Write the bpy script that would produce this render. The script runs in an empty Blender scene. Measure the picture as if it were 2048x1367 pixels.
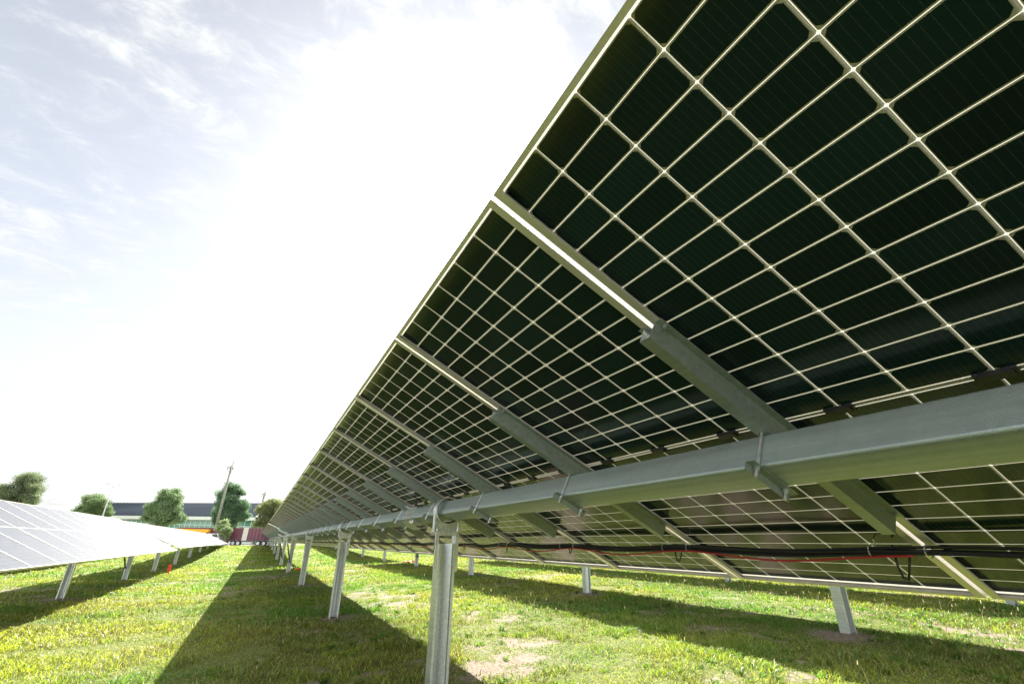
import bpy, math, random
import numpy as np
from mathutils import Vector, Matrix
random.seed(7); RNG = np.random.default_rng(11)
S = bpy.context.scene
COL = S.collection
R = math.radians
# ------------------------------------------------------------------ camera
PITCH, YAW, ROLL = 0.4150, 0.4692, 0.0119
CAM = Vector((-1.464, 0.0, 1.2212))
fw = Vector((math.sin(YAW)*math.cos(PITCH), math.cos(YAW)*math.cos(PITCH), math.sin(PITCH)))
rt = Vector((math.cos(YAW), -math.sin(YAW), 0)); up = rt.cross(fw)
r2 = rt*math.cos(ROLL)+up*math.sin(ROLL); u2 = up*math.cos(ROLL)-rt*math.sin(ROLL)
cd = bpy.data.cameras.new('camera'); cam = bpy.data.objects.new('camera', cd); COL.objects.link(cam)
cam.matrix_world = Matrix(((r2.x, u2.x, -fw.x, CAM.x), (r2.y, u2.y, -fw.y, CAM.y), (r2.z, u2.z, -fw.z, CAM.z), (0, 0, 0, 1)))
cd.sensor_width = 36; cd.lens = 916.2*36/2048; cd.clip_end = 3000; cd.clip_start = 0.05
S.camera = cam
# ------------------------------------------------------------------ sun, sky, exposure
SUN_AZ, SUN_EL = R(21.0), R(37.3)       # azimuth measured from +Y towards +X
sd = Vector((math.sin(SUN_AZ)*math.cos(SUN_EL), math.cos(SUN_AZ)*math.cos(SUN_EL), math.sin(SUN_EL)))
ld = bpy.data.lights.new('sun', 'SUN'); ld.energy = 3.4; ld.angle = R(0.5); ld.color = (1.0, 0.955, 0.88)
sun = bpy.data.objects.new('sun', ld); COL.objects.link(sun)
sun.rotation_euler = sd.to_track_quat('Z', 'Y').to_euler(); sun.location = (0, 0, 30)
W = bpy.data.worlds.new('World'); S.world = W; W.use_nodes = True
def build_world():
    nt = W.node_tree; N = nt.nodes; L = nt.links; N.clear()
    def nd(t, **k):
        n = N.new(t)
        for a, b in k.items(): setattr(n, a, b)
        return n
    def math_(op, a, b=None, clamp=False):
        n = nd('ShaderNodeMath', operation=op, use_clamp=clamp)
        for i, v in enumerate((a, b)):
            if v is None: continue
            if isinstance(v, (int, float)): n.inputs[i].default_value = v
            else: L.new(v, n.inputs[i])
        return n.outputs[0]
    sky = nd('ShaderNodeTexSky', sky_type='NISHITA', sun_disc=False)
    sky.sun_elevation = SUN_EL; sky.sun_rotation = SUN_AZ
    sky.air_density = 1.0; sky.dust_density = 1.2; sky.altitude = 30
    geo = nd('ShaderNodeTexCoord')
    sep = nd('ShaderNodeSeparateXYZ'); L.new(geo.outputs['Generated'], sep.inputs[0])
    zc = math_('ADD', math_('MAXIMUM', sep.outputs[2], 0.0), 0.22)
    px = math_('DIVIDE', sep.outputs[0], zc); py = math_('DIVIDE', sep.outputs[1], zc)
    cb = nd('ShaderNodeCombineXYZ'); L.new(px, cb.inputs[0]); L.new(py, cb.inputs[1])
    mp = nd('ShaderNodeMapping'); mp.inputs['Rotation'].default_value = (0, 0, R(28)); mp.inputs['Scale'].default_value = (1.0, 1.7, 1)
    L.new(cb.outputs[0], mp.inputs[0])
    n1 = nd('ShaderNodeTexNoise'); n1.inputs['Scale'].default_value = 7.0; n1.inputs['Detail'].default_value = 10; n1.inputs['Roughness'].default_value = 0.68; n1.inputs['Distortion'].default_value = 0.35
    n2 = nd('ShaderNodeTexNoise'); n2.inputs['Scale'].default_value = 1.7; n2.inputs['Detail'].default_value = 3
    L.new(mp.outputs[0], n1.inputs['Vector']); L.new(cb.outputs[0], n2.inputs['Vector'])
    mix = math_('ADD', math_('MULTIPLY', n1.outputs[0], 1.25), math_('ADD', math_('MULTIPLY', n2.outputs[0], 0.62), -0.365))
    # nearer the sun the thin cloud closes up
    dt = nd('ShaderNodeVectorMath', operation='DOT_PRODUCT'); L.new(geo.outputs['Generated'], dt.inputs[0]); dt.inputs[1].default_value = sd
    dcl = math_('MAXIMUM', dt.outputs['Value'], 0.0)
    near = math_('POWER', dcl, 3.5)
    cov = math_('ADD', mix, math_('MULTIPLY', near, 0.15))
    th = nd('ShaderNodeVectorMath', operation='DOT_PRODUCT'); L.new(geo.outputs['Generated'], th.inputs[0]); th.inputs[1].default_value = THIN
    cov = math_('SUBTRACT', cov, math_('MULTIPLY', math_('POWER', math_('MAXIMUM', th.outputs['Value'], 0.0), 1.8), 0.235))
    mr = nd('ShaderNodeMapRange', interpolation_type='SMOOTHSTEP'); L.new(cov, mr.inputs[0])
    mr.inputs[1].default_value = 0.34; mr.inputs[2].default_value = 0.72; mr.inputs[3].default_value = 0.24; mr.inputs[4].default_value = 1.0
    hz = nd('ShaderNodeMapRange'); L.new(sep.outputs[2], hz.inputs[0]); hz.inputs[1].default_value = 0.02; hz.inputs[2].default_value = 0.17; hz.inputs[3].default_value = 1.0; hz.inputs[4].default_value = 0.0
    mask = math_('MAXIMUM', mr.outputs[0], math_('POWER', hz.outputs[0], 0.8))
    gl = math_('ADD', math_('MULTIPLY', math_('POWER', dcl, 26), 5.0), math_('MULTIPLY', math_('POWER', dcl, 60), 14.0))
    gl = math_('ADD', gl, math_('MULTIPLY', math_('POWER', dcl, 900), 160.0))
    cl = nd('ShaderNodeCombineColor')
    # front-lit clouds opposite the sun: extra brightness added out of view as shade fill
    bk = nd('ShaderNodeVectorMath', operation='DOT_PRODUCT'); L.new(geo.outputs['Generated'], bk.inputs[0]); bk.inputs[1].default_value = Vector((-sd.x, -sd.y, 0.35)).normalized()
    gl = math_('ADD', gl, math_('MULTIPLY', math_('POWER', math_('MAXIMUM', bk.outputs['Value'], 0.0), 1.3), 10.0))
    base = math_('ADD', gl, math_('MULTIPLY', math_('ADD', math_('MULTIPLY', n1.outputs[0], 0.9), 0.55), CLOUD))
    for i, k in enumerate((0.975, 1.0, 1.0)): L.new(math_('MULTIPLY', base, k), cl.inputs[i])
    m = nd('ShaderNodeMix', data_type='RGBA'); L.new(mask, m.inputs['Factor']); sk = nd('ShaderNodeVectorMath', operation='SCALE'); L.new(sky.outputs[0], sk.inputs[0]); sk.inputs['Scale'].default_value = 0.61; ds = nd('ShaderNodeHueSaturation'); ds.inputs['Saturation'].default_value = 0.50; L.new(sk.outputs[0], ds.inputs['Color']); L.new(ds.outputs[0], m.inputs['A']); L.new(cl.outputs[0], m.inputs['B'])
    bg = nd('ShaderNodeBackground'); bg.inputs['Strength'].default_value = 0.05; L.new(m.outputs['Result'], bg.inputs[0])
    out = nd('ShaderNodeOutputWorld'); L.new(bg.outputs[0], out.inputs[0])
CLOUD = 3.1; THIN = Vector((-0.30, 0.70, 0.66)).normalized()
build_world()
S.view_settings.view_transform = 'Standard'; S.view_settings.look = 'None'
S.view_settings.exposure = 2.6; S.view_settings.gamma = 1.0
S.render.engine = 'CYCLES'
S.cycles.max_bounces = 8; S.cycles.diffuse_bounces = 4; S.cycles.glossy_bounces = 4
S.cycles.transmission_bounces = 4; S.cycles.sample_clamp_indirect = 8; S.cycles.use_denoising = True
S.cycles.caustics_reflective = False; S.cycles.caustics_refractive = False

# ------------------------------------------------------------------ helpers
class MB:
    """collects polygons; build() links them as one mesh object"""
    def __init__(s): s.v = []; s.f = []; s.m = []; s.mi = 0
    def poly(s, pts, mi=None):
        b = len(s.v); s.v += [tuple(p) for p in pts]; s.f.append(tuple(range(b, b+len(pts)))); s.m.append(s.mi if mi is None else mi)
    def box(s, x0, x1, y0, y1, z0, z1, M=None, mi=None):
        P = [Vector((x, y, z)) for z in (z0, z1) for y in (y0, y1) for x in (x0, x1)]
        if M is not None: P = [M @ p for p in P]
        b = len(s.v); s.v += [tuple(p) for p in P]
        for q in ((0, 2, 3, 1), (4, 5, 7, 6), (0, 1, 5, 4), (2, 6, 7, 3), (0, 4, 6, 2), (1, 3, 7, 5)):
            s.f.append(tuple(b+i for i in q)); s.m.append(s.mi if mi is None else mi)
    def prism(s, prof, axis, a0, a1, M=None, mi=None, cap=True):
        """prof: closed 2D profile; axis 'x','y','z' extrusion direction"""
        def mk(u, w, a):
            p = {'x': (a, u, w), 'y': (u, a, w), 'z': (u, w, a)}[axis]
            return (M @ Vector(p)) if M is not None else Vector(p)
        n = len(prof); b = len(s.v)
        s.v += [tuple(mk(u, w, a0)) for u, w in prof]+[tuple(mk(u, w, a1)) for u, w in prof]
        mm = s.mi if mi is None else mi
        for i in range(n):
            j = (i+1) % n; s.f.append((b+i, b+j, b+n+j, b+n+i)); s.m.append(mm)
        if cap:
            s.f.append(tuple(b+i for i in range(n))[::-1]); s.f.append(tuple(b+n+i for i in range(n))); s.m += [mm, mm]
    def tube(s, pts, r, n=8, cap=True, mi=None):
        pts = [Vector(p) for p in pts]; b = len(s.v); mm = s.mi if mi is None else mi
        k = len(pts); rr = r if isinstance(r, (list, tuple)) else [r]*k
        for i, p in enumerate(pts):
            t = (pts[min(i+1, k-1)]-pts[max(i-1, 0)]).normalized()
            a = t.cross(Vector((0, 0, 1)) if abs(t.z) < 0.9 else Vector((1, 0, 0))).normalized(); c = t.cross(a)
            for j in range(n):
                th = 2*math.pi*j/n; s.v.append(tuple(p+a*(rr[i]*math.cos(th))+c*(rr[i]*math.sin(th))))
        for i in range(k-1):
            for j in range(n):
                q = (j+1) % n; s.f.append((b+i*n+j, b+i*n+q, b+(i+1)*n+q, b+(i+1)*n+j)); s.m.append(mm)
        if cap:
            s.f.append(tuple(b+j for j in range(n))[::-1]); s.f.append(tuple(b+(k-1)*n+j for j in range(n))); s.m += [mm, mm]
    def mesh(s, name, mats, smooth=False):
        me = bpy.data.meshes.new(name); me.from_pydata(s.v, [], s.f)
        for m in (mats if isinstance(mats, (list, tuple)) else [mats]): me.materials.append(m)
        me.polygons.foreach_set('material_index', s.m)
        if smooth: me.polygons.foreach_set('use_smooth', [True]*len(s.f))
        me.update(); return me
    def build(s, name, mats, parent=None, smooth=False, loc=(0, 0, 0)):
        return link(name, s.mesh(name, mats, smooth), parent, loc)
def link(name, me, parent=None, loc=(0, 0, 0), rot=(0, 0, 0)):
    o = bpy.data.objects.new(name, me); COL.objects.link(o); o.parent = parent; o.location = loc; o.rotation_euler = rot
    return o
def tag(o, label=None, cat=None, group=None, kind=None):
    if label: o['label'] = label
    if cat: o['category'] = cat
    if group: o['group'] = group
    if kind: o['kind'] = kind
    return o
def empty(name, loc, rz=0):
    o = bpy.data.objects.new(name, None); COL.objects.link(o); o.location = loc; o.rotation_euler = (0, 0, rz); o.empty_display_size = 0.2
    return o
def smooth_by_angle(me, ang=35):
    me.polygons.foreach_set('use_smooth', [True]*len(me.polygons))
    try: me.set_sharp_from_angle(angle=R(ang))
    except Exception: pass

# ------------------------------------------------------------------ materials
def material(name):
    m = bpy.data.materials.new(name); m.use_nodes = True
    nt = m.node_tree; b = nt.nodes['Principled BSDF']; return m, nt, b
def simple(name, col, rough=0.5, metal=0.0, var=0.0, scale=8.0, bump=0.0, spec=0.5, stretch=None):
    m, nt, b = material(name); L = nt.links
    b.inputs['Base Color'].default_value = (*col, 1); b.inputs['Roughness'].default_value = rough
    b.inputs['Metallic'].default_value = metal; b.inputs['Specular IOR Level'].default_value = spec
    if var or bump:
        tc = nt.nodes.new('ShaderNodeTexCoord'); n = nt.nodes.new('ShaderNodeTexNoise'); n.inputs['Scale'].default_value = scale; n.inputs['Detail'].default_value = 6
        src = tc.outputs['Object']
        if stretch:
            mp = nt.nodes.new('ShaderNodeMapping'); mp.inputs['Scale'].default_value = stretch; L.new(src, mp.inputs[0]); src = mp.outputs[0]
        L.new(src, n.inputs['Vector'])
        if var:
            cr = nt.nodes.new('ShaderNodeValToRGB')
            cr.color_ramp.elements[0].position = 0.3; cr.color_ramp.elements[1].position = 0.7
            cr.color_ramp.elements[0].color = (*[c*(1-var) for c in col], 1); cr.color_ramp.elements[1].color = (*[min(1, c*(1+var)) for c in col], 1)
            L.new(n.outputs[0], cr.inputs[0]); L.new(cr.outputs[0], b.inputs['Base Color'])
            mr = nt.nodes.new('ShaderNodeMapRange'); mr.inputs[3].default_value = max(0.02, rough-0.1); mr.inputs[4].default_value = min(1, rough+0.12)
            L.new(n.outputs[0], mr.inputs[0]); L.new(mr.outputs[0], b.inputs['Roughness'])
        if bump:
            bp = nt.nodes.new('ShaderNodeBump'); bp.inputs['Strength'].default_value = bump; bp.inputs['Distance'].default_value = 0.002
            L.new(n.outputs[0], bp.inputs['Height']); L.new(bp.outputs[0], b.inputs['Normal'])
    return m
def galv(name, col, rough, metal=0.55):
    """galvanised steel: spangle cells, rolled streaks along Y, speckle and fine bump"""
    m, nt, b = material(name); L = nt.links; N = nt.nodes
    tc = N.new('ShaderNodeTexCoord')
    vo = N.new('ShaderNodeTexVoronoi'); vo.inputs['Scale'].default_value = 55; L.new(tc.outputs['Object'], vo.inputs['Vector'])
    mp = N.new('ShaderNodeMapping'); mp.inputs['Scale'].default_value = (45, 0.7, 45); L.new(tc.outputs['Object'], mp.inputs[0])
    st = N.new('ShaderNodeTexNoise'); st.inputs['Scale'].default_value = 1.0; st.inputs['Detail'].default_value = 4; L.new(mp.outputs[0], st.inputs['Vector'])
    sp = N.new('ShaderNodeTexNoise'); sp.inputs['Scale'].default_value = 260; sp.inputs['Detail'].default_value = 2; L.new(tc.outputs['Object'], sp.inputs['Vector'])
    a = N.new('ShaderNodeMath'); a.operation = 'MULTIPLY_ADD'; L.new(st.outputs[0], a.inputs[0]); a.inputs[1].default_value = 0.78
    s2 = N.new('ShaderNodeMath'); s2.operation = 'MULTIPLY'; L.new(sp.outputs[0], s2.inputs[0]); s2.inputs[1].default_value = 0.25; L.new(s2.outputs[0], a.inputs[2])
    a2 = N.new('ShaderNodeMath'); a2.operation = 'MULTIPLY_ADD'; sc = N.new('ShaderNodeSeparateColor'); L.new(vo.outputs['Color'], sc.inputs[0]); L.new(sc.outputs[0], a2.inputs[0]); a2.inputs[1].default_value = 0.09; L.new(a.outputs[0], a2.inputs[2])
    cr = N.new('ShaderNodeValToRGB'); cr.color_ramp.elements[0].position = 0.25; cr.color_ramp.elements[1].position = 0.8
    cr.color_ramp.elements[0].color = (*[c*0.74 for c in col], 1); cr.color_ramp.elements[1].color = (*[min(1, c*1.2) for c in col], 1)
    L.new(a2.outputs[0], cr.inputs[0]); L.new(cr.outputs[0], b.inputs['Base Color'])
    b.inputs['Metallic'].default_value = metal
    mr = N.new('ShaderNodeMapRange'); mr.inputs[3].default_value = rough-0.08; mr.inputs[4].default_value = rough+0.16; L.new(a2.outputs[0], mr.inputs[0]); L.new(mr.outputs[0], b.inputs['Roughness'])
    bp = N.new('ShaderNodeBump'); bp.inputs['Strength'].default_value = 0.40; bp.inputs['Distance'].default_value = 0.002; L.new(sp.outputs[0], bp.inputs['Height']); L.new(bp.outputs[0], b.inputs['Normal'])
    return m
M = {}
M['tube'] = galv('galvanised_tube', (0.46, 0.53, 0.51), 0.34, 0.6)
M['rail'] = galv('galvanised_rail', (0.36, 0.41, 0.385), 0.42, 0.55)
M['post'] = galv('galvanised_post', (0.66, 0.69, 0.67), 0.30, 0.75)
M['alu'] = simple('anodised_aluminium', (0.68, 0.65, 0.60), 0.38, 0.35, var=0.07, scale=5, stretch=(0.6, 14, 14))
M['zinc'] = simple('bright_zinc', (0.74, 0.75, 0.74), 0.32, 0.75, var=0.15, scale=30)
M['black'] = simple('black_plastic', (0.02, 0.02, 0.021), 0.4, var=0.3, scale=40)
M['cable'] = simple('black_cable', (0.016, 0.016, 0.017), 0.45)
M['red'] = simple('red_cable', (0.55, 0.02, 0.03), 0.4)
M['redpaint'] = simple('red_paint', (0.75, 0.05, 0.03), 0.55, var=0.2, scale=9)
M['orange'] = simple('orange_plastic', (0.75, 0.13, 0.03), 0.5, var=0.2, scale=9)

def cell_material(name, base, rough, lines, spec=0.34, bump=0.05, dust=0.06):
    m, nt, b = material(name); L = nt.links; N = nt.nodes
    tc = N.new('ShaderNodeTexCoord'); sep = N.new('ShaderNodeSeparateXYZ'); L.new(tc.outputs['Object'], sep.inputs[0])
    def mt(op, a, v=None, c=None):
        n = N.new('ShaderNodeMath'); n.operation = op
        for i, q in enumerate((a, v, c)):
            if q is None: continue
            if isinstance(q, (int, float)): n.inputs[i].default_value = q
            else: L.new(q, n.inputs[i])
        return n.outputs[0]
    u = mt('FRACT', mt('DIVIDE', mt('ADD', sep.outputs[1], 5.0), 0.0168))
    ln = mt('LESS_THAN', u, 0.045)                       # bus wires
    v = mt('FRACT', mt('DIVIDE', mt('ADD', sep.outputs[0], 5.0), 0.0115))
    dots = mt('MULTIPLY', mt('LESS_THAN', u, 0.10), mt('LESS_THAN', v, 0.12))
    f = mt('MAXIMUM', ln, dots)
    oi = N.new('ShaderNodeObjectInfo')
    n = N.new('ShaderNodeTexNoise'); n.inputs['Scale'].default_value = 7; L.new(tc.outputs['Object'], n.inputs['Vector'])
    mx = N.new('ShaderNodeMix'); mx.data_type = 'RGBA'; mx.inputs['A'].default_value = (*base, 1); mx.inputs['B'].default_value = (*lines, 1); L.new(f, mx.inputs['Factor'])
    cc = N.new('ShaderNodeCombineXYZ'); L.new(mt('FLOOR', mt('DIVIDE', sep.outputs[0], 0.0932)), cc.inputs[0]); L.new(mt('FLOOR', mt('DIVIDE', sep.outputs[1], 0.1832)), cc.inputs[1]); L.new(oi.outputs['Random'], cc.inputs[2])
    wn_ = N.new('ShaderNodeTexWhiteNoise'); L.new(cc.outputs[0], wn_.inputs['Vector'])
    tone = N.new('ShaderNodeHueSaturation'); L.new(mt('ADD', mt('MULTIPLY', wn_.outputs['Value'], 0.5), 0.75), tone.inputs['Value']); L.new(mx.outputs['Result'], tone.inputs['Color'])
    du = N.new('ShaderNodeTexNoise'); du.inputs['Scale'].default_value = 3.0; du.inputs['Detail'].default_value = 8; du.inputs['Roughness'].default_value = 0.7; L.new(tc.outputs['Object'], du.inputs['Vector'])
    dm = N.new('ShaderNodeMapRange'); L.new(du.outputs[0], dm.inputs[0]); dm.inputs[1].default_value = 0.45; dm.inputs[2].default_value = 0.9; dm.inputs[4].default_value = dust
    md = N.new('ShaderNodeMix'); md.data_type = 'RGBA'; L.new(dm.outputs[0], md.inputs['Factor']); L.new(tone.outputs[0], md.inputs['A']); md.inputs['B'].default_value = (0.12, 0.11, 0.09, 1)
    L.new(md.outputs['Result'], b.inputs['Base Color'])
    mr = N.new('ShaderNodeMapRange'); mr.inputs[3].default_value = rough*(0.75 if bump else 0.98); mr.inputs[4].default_value = rough*(1.3 if bump else 1.02); L.new(n.outputs[0], mr.inputs[0]); L.new(mr.outputs[0], b.inputs['Roughness'])
    b.inputs['IOR'].default_value = 1.5; b.inputs['Specular IOR Level'].default_value = spec
    # faint glass waviness
    w = N.new('ShaderNodeTexNoise'); w.inputs['Scale'].default_value = 2.2; w.inputs['Detail'].default_value = 1; L.new(tc.outputs['Object'], w.inputs['Vector'])
    bp = N.new('ShaderNodeBump'); bp.inputs['Strength'].default_value = bump; bp.inputs['Distance'].default_value = 0.01; L.new(w.outputs[0], bp.inputs['Height']); L.new(bp.outputs[0], b.inputs['Normal'])
    return m
M['cellback'] = cell_material('solar_cell_rear', (0.008, 0.026, 0.028), 0.12, (0.055, 0.062, 0.066))
M['cellfront'] = cell_material('solar_cell_front', (0.012, 0.016, 0.026), 0.27, (0.10, 0.10, 0.11), 0.42, 0.0, 0.012)
m, nt, b = material('white_grid_print'); nt.nodes.remove(b)
d_ = nt.nodes.new('ShaderNodeBsdfDiffuse'); d_.inputs[0].default_value = (0.72, 0.68, 0.56, 1)
t_ = nt.nodes.new('ShaderNodeBsdfTranslucent'); t_.inputs[0].default_value = (0.60, 0.58, 0.50, 1)
a_ = nt.nodes.new('ShaderNodeMixShader'); a_.inputs[0].default_value = 0.35
nt.links.new(d_.outputs[0], a_.inputs[1]); nt.links.new(t_.outputs[0], a_.inputs[2]); nt.links.new(a_.outputs[0], nt.nodes['Material Output'].inputs[0])
M['print'] = m

# ------------------------------------------------------------------ terrain
def sstep(a, b, x):
    t = np.clip((x-a)/(b-a), 0, 1); return t*t*(3-2*t)
def zg(x, y):
    x = np.asarray(x, float); y = np.asarray(y, float)
    zx = np.where(x < 0, -0.13*(1-np.exp(x/4.0))*1.25, 0.30*(1-np.exp(-np.maximum(x, 0)/5.2))*1.05)
    zy = 0.70*sstep(30, 64, y)
    return zx*(1-sstep(28, 60, y)*0.5)+zy
def zgf(x, y): return float(zg(x, y))
def vnoise(x, y, seed):
    rs = np.random.default_rng(seed); T = rs.random((256, 256))
    xi = np.floor(x).astype(int); yi = np.floor(y).astype(int); fx = x-xi; fy = y-yi
    fx = fx*fx*(3-2*fx); fy = fy*fy*(3-2*fy)
    g = lambda a, b_: T[a % 256, b_ % 256]
    return (g(xi, yi)*(1-fx)+g(xi+1, yi)*fx)*(1-fy)+(g(xi, yi+1)*(1-fx)+g(xi+1, yi+1)*fx)*fy
def fbm(x, y, seed, octs=4, gain=0.5):
    s = 0; a = 1; tot = 0
    for o in range(octs):
        s = s+a*vnoise(x*2**o+o*17.3, y*2**o+o*9.1, seed+o); tot += a; a *= gain
    return s/tot
DISTURB = [(0.0, y, 0.55) for y in (4.1, 9.75, 16.7, 23.6)]+[(-5.4, y, 0.6) for y in (16.2, 22.8, 28.9, 34.9)]+[(5.4, y, 0.6) for y in (4.1, 9.7, 16.6, 23.3)]
def bare(x, y):
    """0 = lush, 1 = bare soil"""
    n = fbm(x*0.55+3.1, y*0.42+1.7, 21, 5, 0.62)
    v = sstep(0.57, 0.72, n)
    trench = np.exp(-((x-1.9-0.25*np.sin(y*0.31))/0.95)**2)*sstep(0.36, 0.58, fbm(x*1.1, y*0.6, 77, 4, 0.65))*0.68*sstep(4.5, 7.5, y)
    near = np.exp(-((x+0.15)/1.2)**2-((y-5.3)/1.3)**2)*.95*sstep(0.38, 0.62, fbm(x*1.3, y*1.3, 41, 4, 0.6))
    band = np.exp(-((y-21.0-0.2*x)/1.5)**2)*sstep(0.35, 0.6, fbm(x*0.9, y*1.2, 51, 4))*np.where(x < 3, 1, 0.2)
    left = np.where(x < -2.0, 0.38, 1.0)
    v = np.maximum(np.maximum(v*0.9, trench), np.maximum(near, band))
    v = v*np.where((x < -2.0) & (y < 17), left, 1)
    v = np.maximum(v, np.exp(-((x-5.0)/1.5)**2-((y-6.2)/4.0)**2)*0.75*sstep(0.40, 0.60, fbm(x*0.9+3, y*0.6, 88, 4, 0.6)))
    fine = fbm(x*3.6, y*3.6, 143, 5, 0.7)
    v = v*(0.15+0.85*sstep(0.47, 0.64, fine+(v-0.6)*0.20))
    for (a, b_, r_) in DISTURB:
        v = np.maximum(v, np.exp(-(((x-a)/r_)**2+((y-b_)/r_)**2)*2.2)*(0.55+0.9*fine))
    return np.clip(v, 0, 1)
def axis(lo, hi, dlo, dhi, step, far):
    a = list(np.arange(dlo, dhi+1e-6, step)); s = step
    while a[-1] < far: s *= 1.18; a.append(a[-1]+s)
    s = step
    while a[0] > -far: s *= 1.18; a.insert(0, a[0]-s)
    return np.array(a)
gx = axis(0, 0, -13, 12, 0.11, 900); gy = axis(0, 0, -3, 34, 0.11, 900)
X, Y = np.meshgrid(gx, gy)
BZ = bare(X, Y)
Z = zg(X, Y)+(fbm(X*0.8, Y*0.8, 5, 4)-0.5)*0.05*(1-sstep(30, 60, np.hypot(X, Y)))+(fbm(X*4.5, Y*4.5, 8, 3)-0.5)*0.022*(0.4+BZ)*(1-sstep(20, 35, np.hypot(X, Y)))
for (a, b_, r_) in DISTURB: Z = Z+0.03*np.exp(-(((X-a)/.16)**2+((Y-b_)/.16)**2))*(.4+fbm(X*5, Y*5, 15, 2))
nx, ny = len(gx), len(gy)
V = np.stack([X, Y, Z], -1).reshape(-1, 3)
ii, jj = np.meshgrid(np.arange(nx-1), np.arange(ny-1)); q = (jj*nx+ii).ravel()
F = np.stack([q, q+1, q+nx+1, q+nx], -1)
def np_mesh(name, V, F, mats, mi=None, attrs=None, smooth=False):
    me = bpy.data.meshes.new(name); k = F.shape[1]
    me.vertices.add(len(V)); me.vertices.foreach_set('co', V.astype(np.float32).ravel())
    me.loops.add(F.size); me.loops.foreach_set('vertex_index', F.astype(np.int32).ravel())
    me.polygons.add(len(F)); me.polygons.foreach_set('loop_start', np.arange(0, F.size, k, dtype=np.int32))
    try: me.polygons.foreach_set('loop_total', np.full(len(F), k, dtype=np.int32))
    except Exception: pass
    for m in mats: me.materials.append(m)
    if mi is not None: me.polygons.foreach_set('material_index', mi.astype(np.int32))
    if smooth: me.polygons.foreach_set('use_smooth', np.ones(len(F), dtype=bool))
    for n, a in (attrs or {}).items():
        if a.ndim == 1: at = me.attributes.new(n, 'FLOAT', 'POINT'); at.data.foreach_set('value', a.astype(np.float32))
        else: at = me.attributes.new(n, 'FLOAT_COLOR', 'POINT'); at.data.foreach_set('color', a.astype(np.float32).ravel())
    me.update(calc_edges=True); me.validate(); return me
m, nt, b = material('soil_and_thatch'); N = nt.nodes; L = nt.links
at = N.new('ShaderNodeAttribute'); at.attribute_name = 'bare'
tc = N.new('ShaderNodeTexCoord')
na = N.new('ShaderNodeTexNoise'); na.inputs['Scale'].default_value = 1.6; na.inputs['Detail'].default_value = 8; L.new(tc.outputs['Object'], na.inputs['Vector'])
nb = N.new('ShaderNodeTexNoise'); nb.inputs['Scale'].default_value = 22; nb.inputs['Detail'].default_value = 6; nb.inputs['Roughness'].default_value = 0.7; L.new(tc.outputs['Object'], nb.inputs['Vector'])
def ramp(src, stops):
    c = N.new('ShaderNodeValToRGB'); e = c.color_ramp.elements
    e[0].position = stops[0][0]; e[0].color = (*stops[0][1], 1); e[1].position = stops[-1][0]; e[1].color = (*stops[-1][1], 1)
    for p, k in stops[1:-1]:
        z = e.new(p); z.color = (*k, 1)
    L.new(src, c.inputs[0]); return c.outputs[0]
soil = ramp(nb.outputs[0], [(0.28, (0.10, 0.075, 0.05)), (0.5, (0.20, 0.16, 0.115)), (0.72, (0.31, 0.265, 0.205))])
thatch = ramp(nb.outputs[0], [(0.3, (0.045, 0.065, 0.014)), (0.5, (0.11, 0.13, 0.028)), (0.7, (0.20, 0.19, 0.06))])
far = ramp(na.outputs[0], [(0.35, (0.10, 0.155, 0.022)), (0.65, (0.19, 0.225, 0.045))])
geo = N.new('ShaderNodeSeparateXYZ'); L.new(tc.outputs['Object'], geo.inputs[0])
fr = N.new('ShaderNodeMapRange'); L.new(geo.outputs[1], fr.inputs[0]); fr.inputs[1].default_value = 14; fr.inputs[2].default_value = 40
mf = N.new('ShaderNodeMix'); mf.data_type = 'RGBA'; L.new(fr.outputs[0], mf.inputs['Factor']); L.new(thatch, mf.inputs['A']); L.new(far, mf.inputs['B'])
sm = N.new('ShaderNodeMath'); sm.operation = 'MULTIPLY_ADD'; L.new(nb.outputs[0], sm.inputs[0]); sm.inputs[1].default_value = 0.9
sb = N.new('ShaderNodeMath'); sb.operation = 'SUBTRACT'; L.new(at.outputs['Fac'], sb.inputs[0]); sb.inputs[1].default_value = 0.45; L.new(sb.outputs[0], sm.inputs[2])
mr = N.new('ShaderNodeMapRange'); L.new(sm.outputs[0], mr.inputs[0]); mr.inputs[1].default_value = 0.12; mr.inputs[2].default_value = 0.55
mm = N.new('ShaderNodeMix'); mm.data_type = 'RGBA'; L.new(mr.outputs[0], mm.inputs['Factor']); L.new(mf.outputs['Result'], mm.inputs['A']); L.new(soil, mm.inputs['B'])
L.new(mm.outputs['Result'], b.inputs['Base Color']); b.inputs['Roughness'].default_value = 0.95; b.inputs['Specular IOR Level'].default_value = 0.15
bp = N.new('ShaderNodeBump'); bp.inputs['Strength'].default_value = 0.8; bp.inputs['Distance'].default_value = 0.02; L.new(nb.outputs[0], bp.inputs['Height']); L.new(bp.outputs[0], b.inputs['Normal'])
M['ground'] = m
g = link('ground', np_mesh('ground', V, F, [M['ground']], attrs={'bare': BZ.ravel()}, smooth=True)); tag(g, kind='structure', label='mown grassy ground with bare soil patches under the solar rows')

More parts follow.
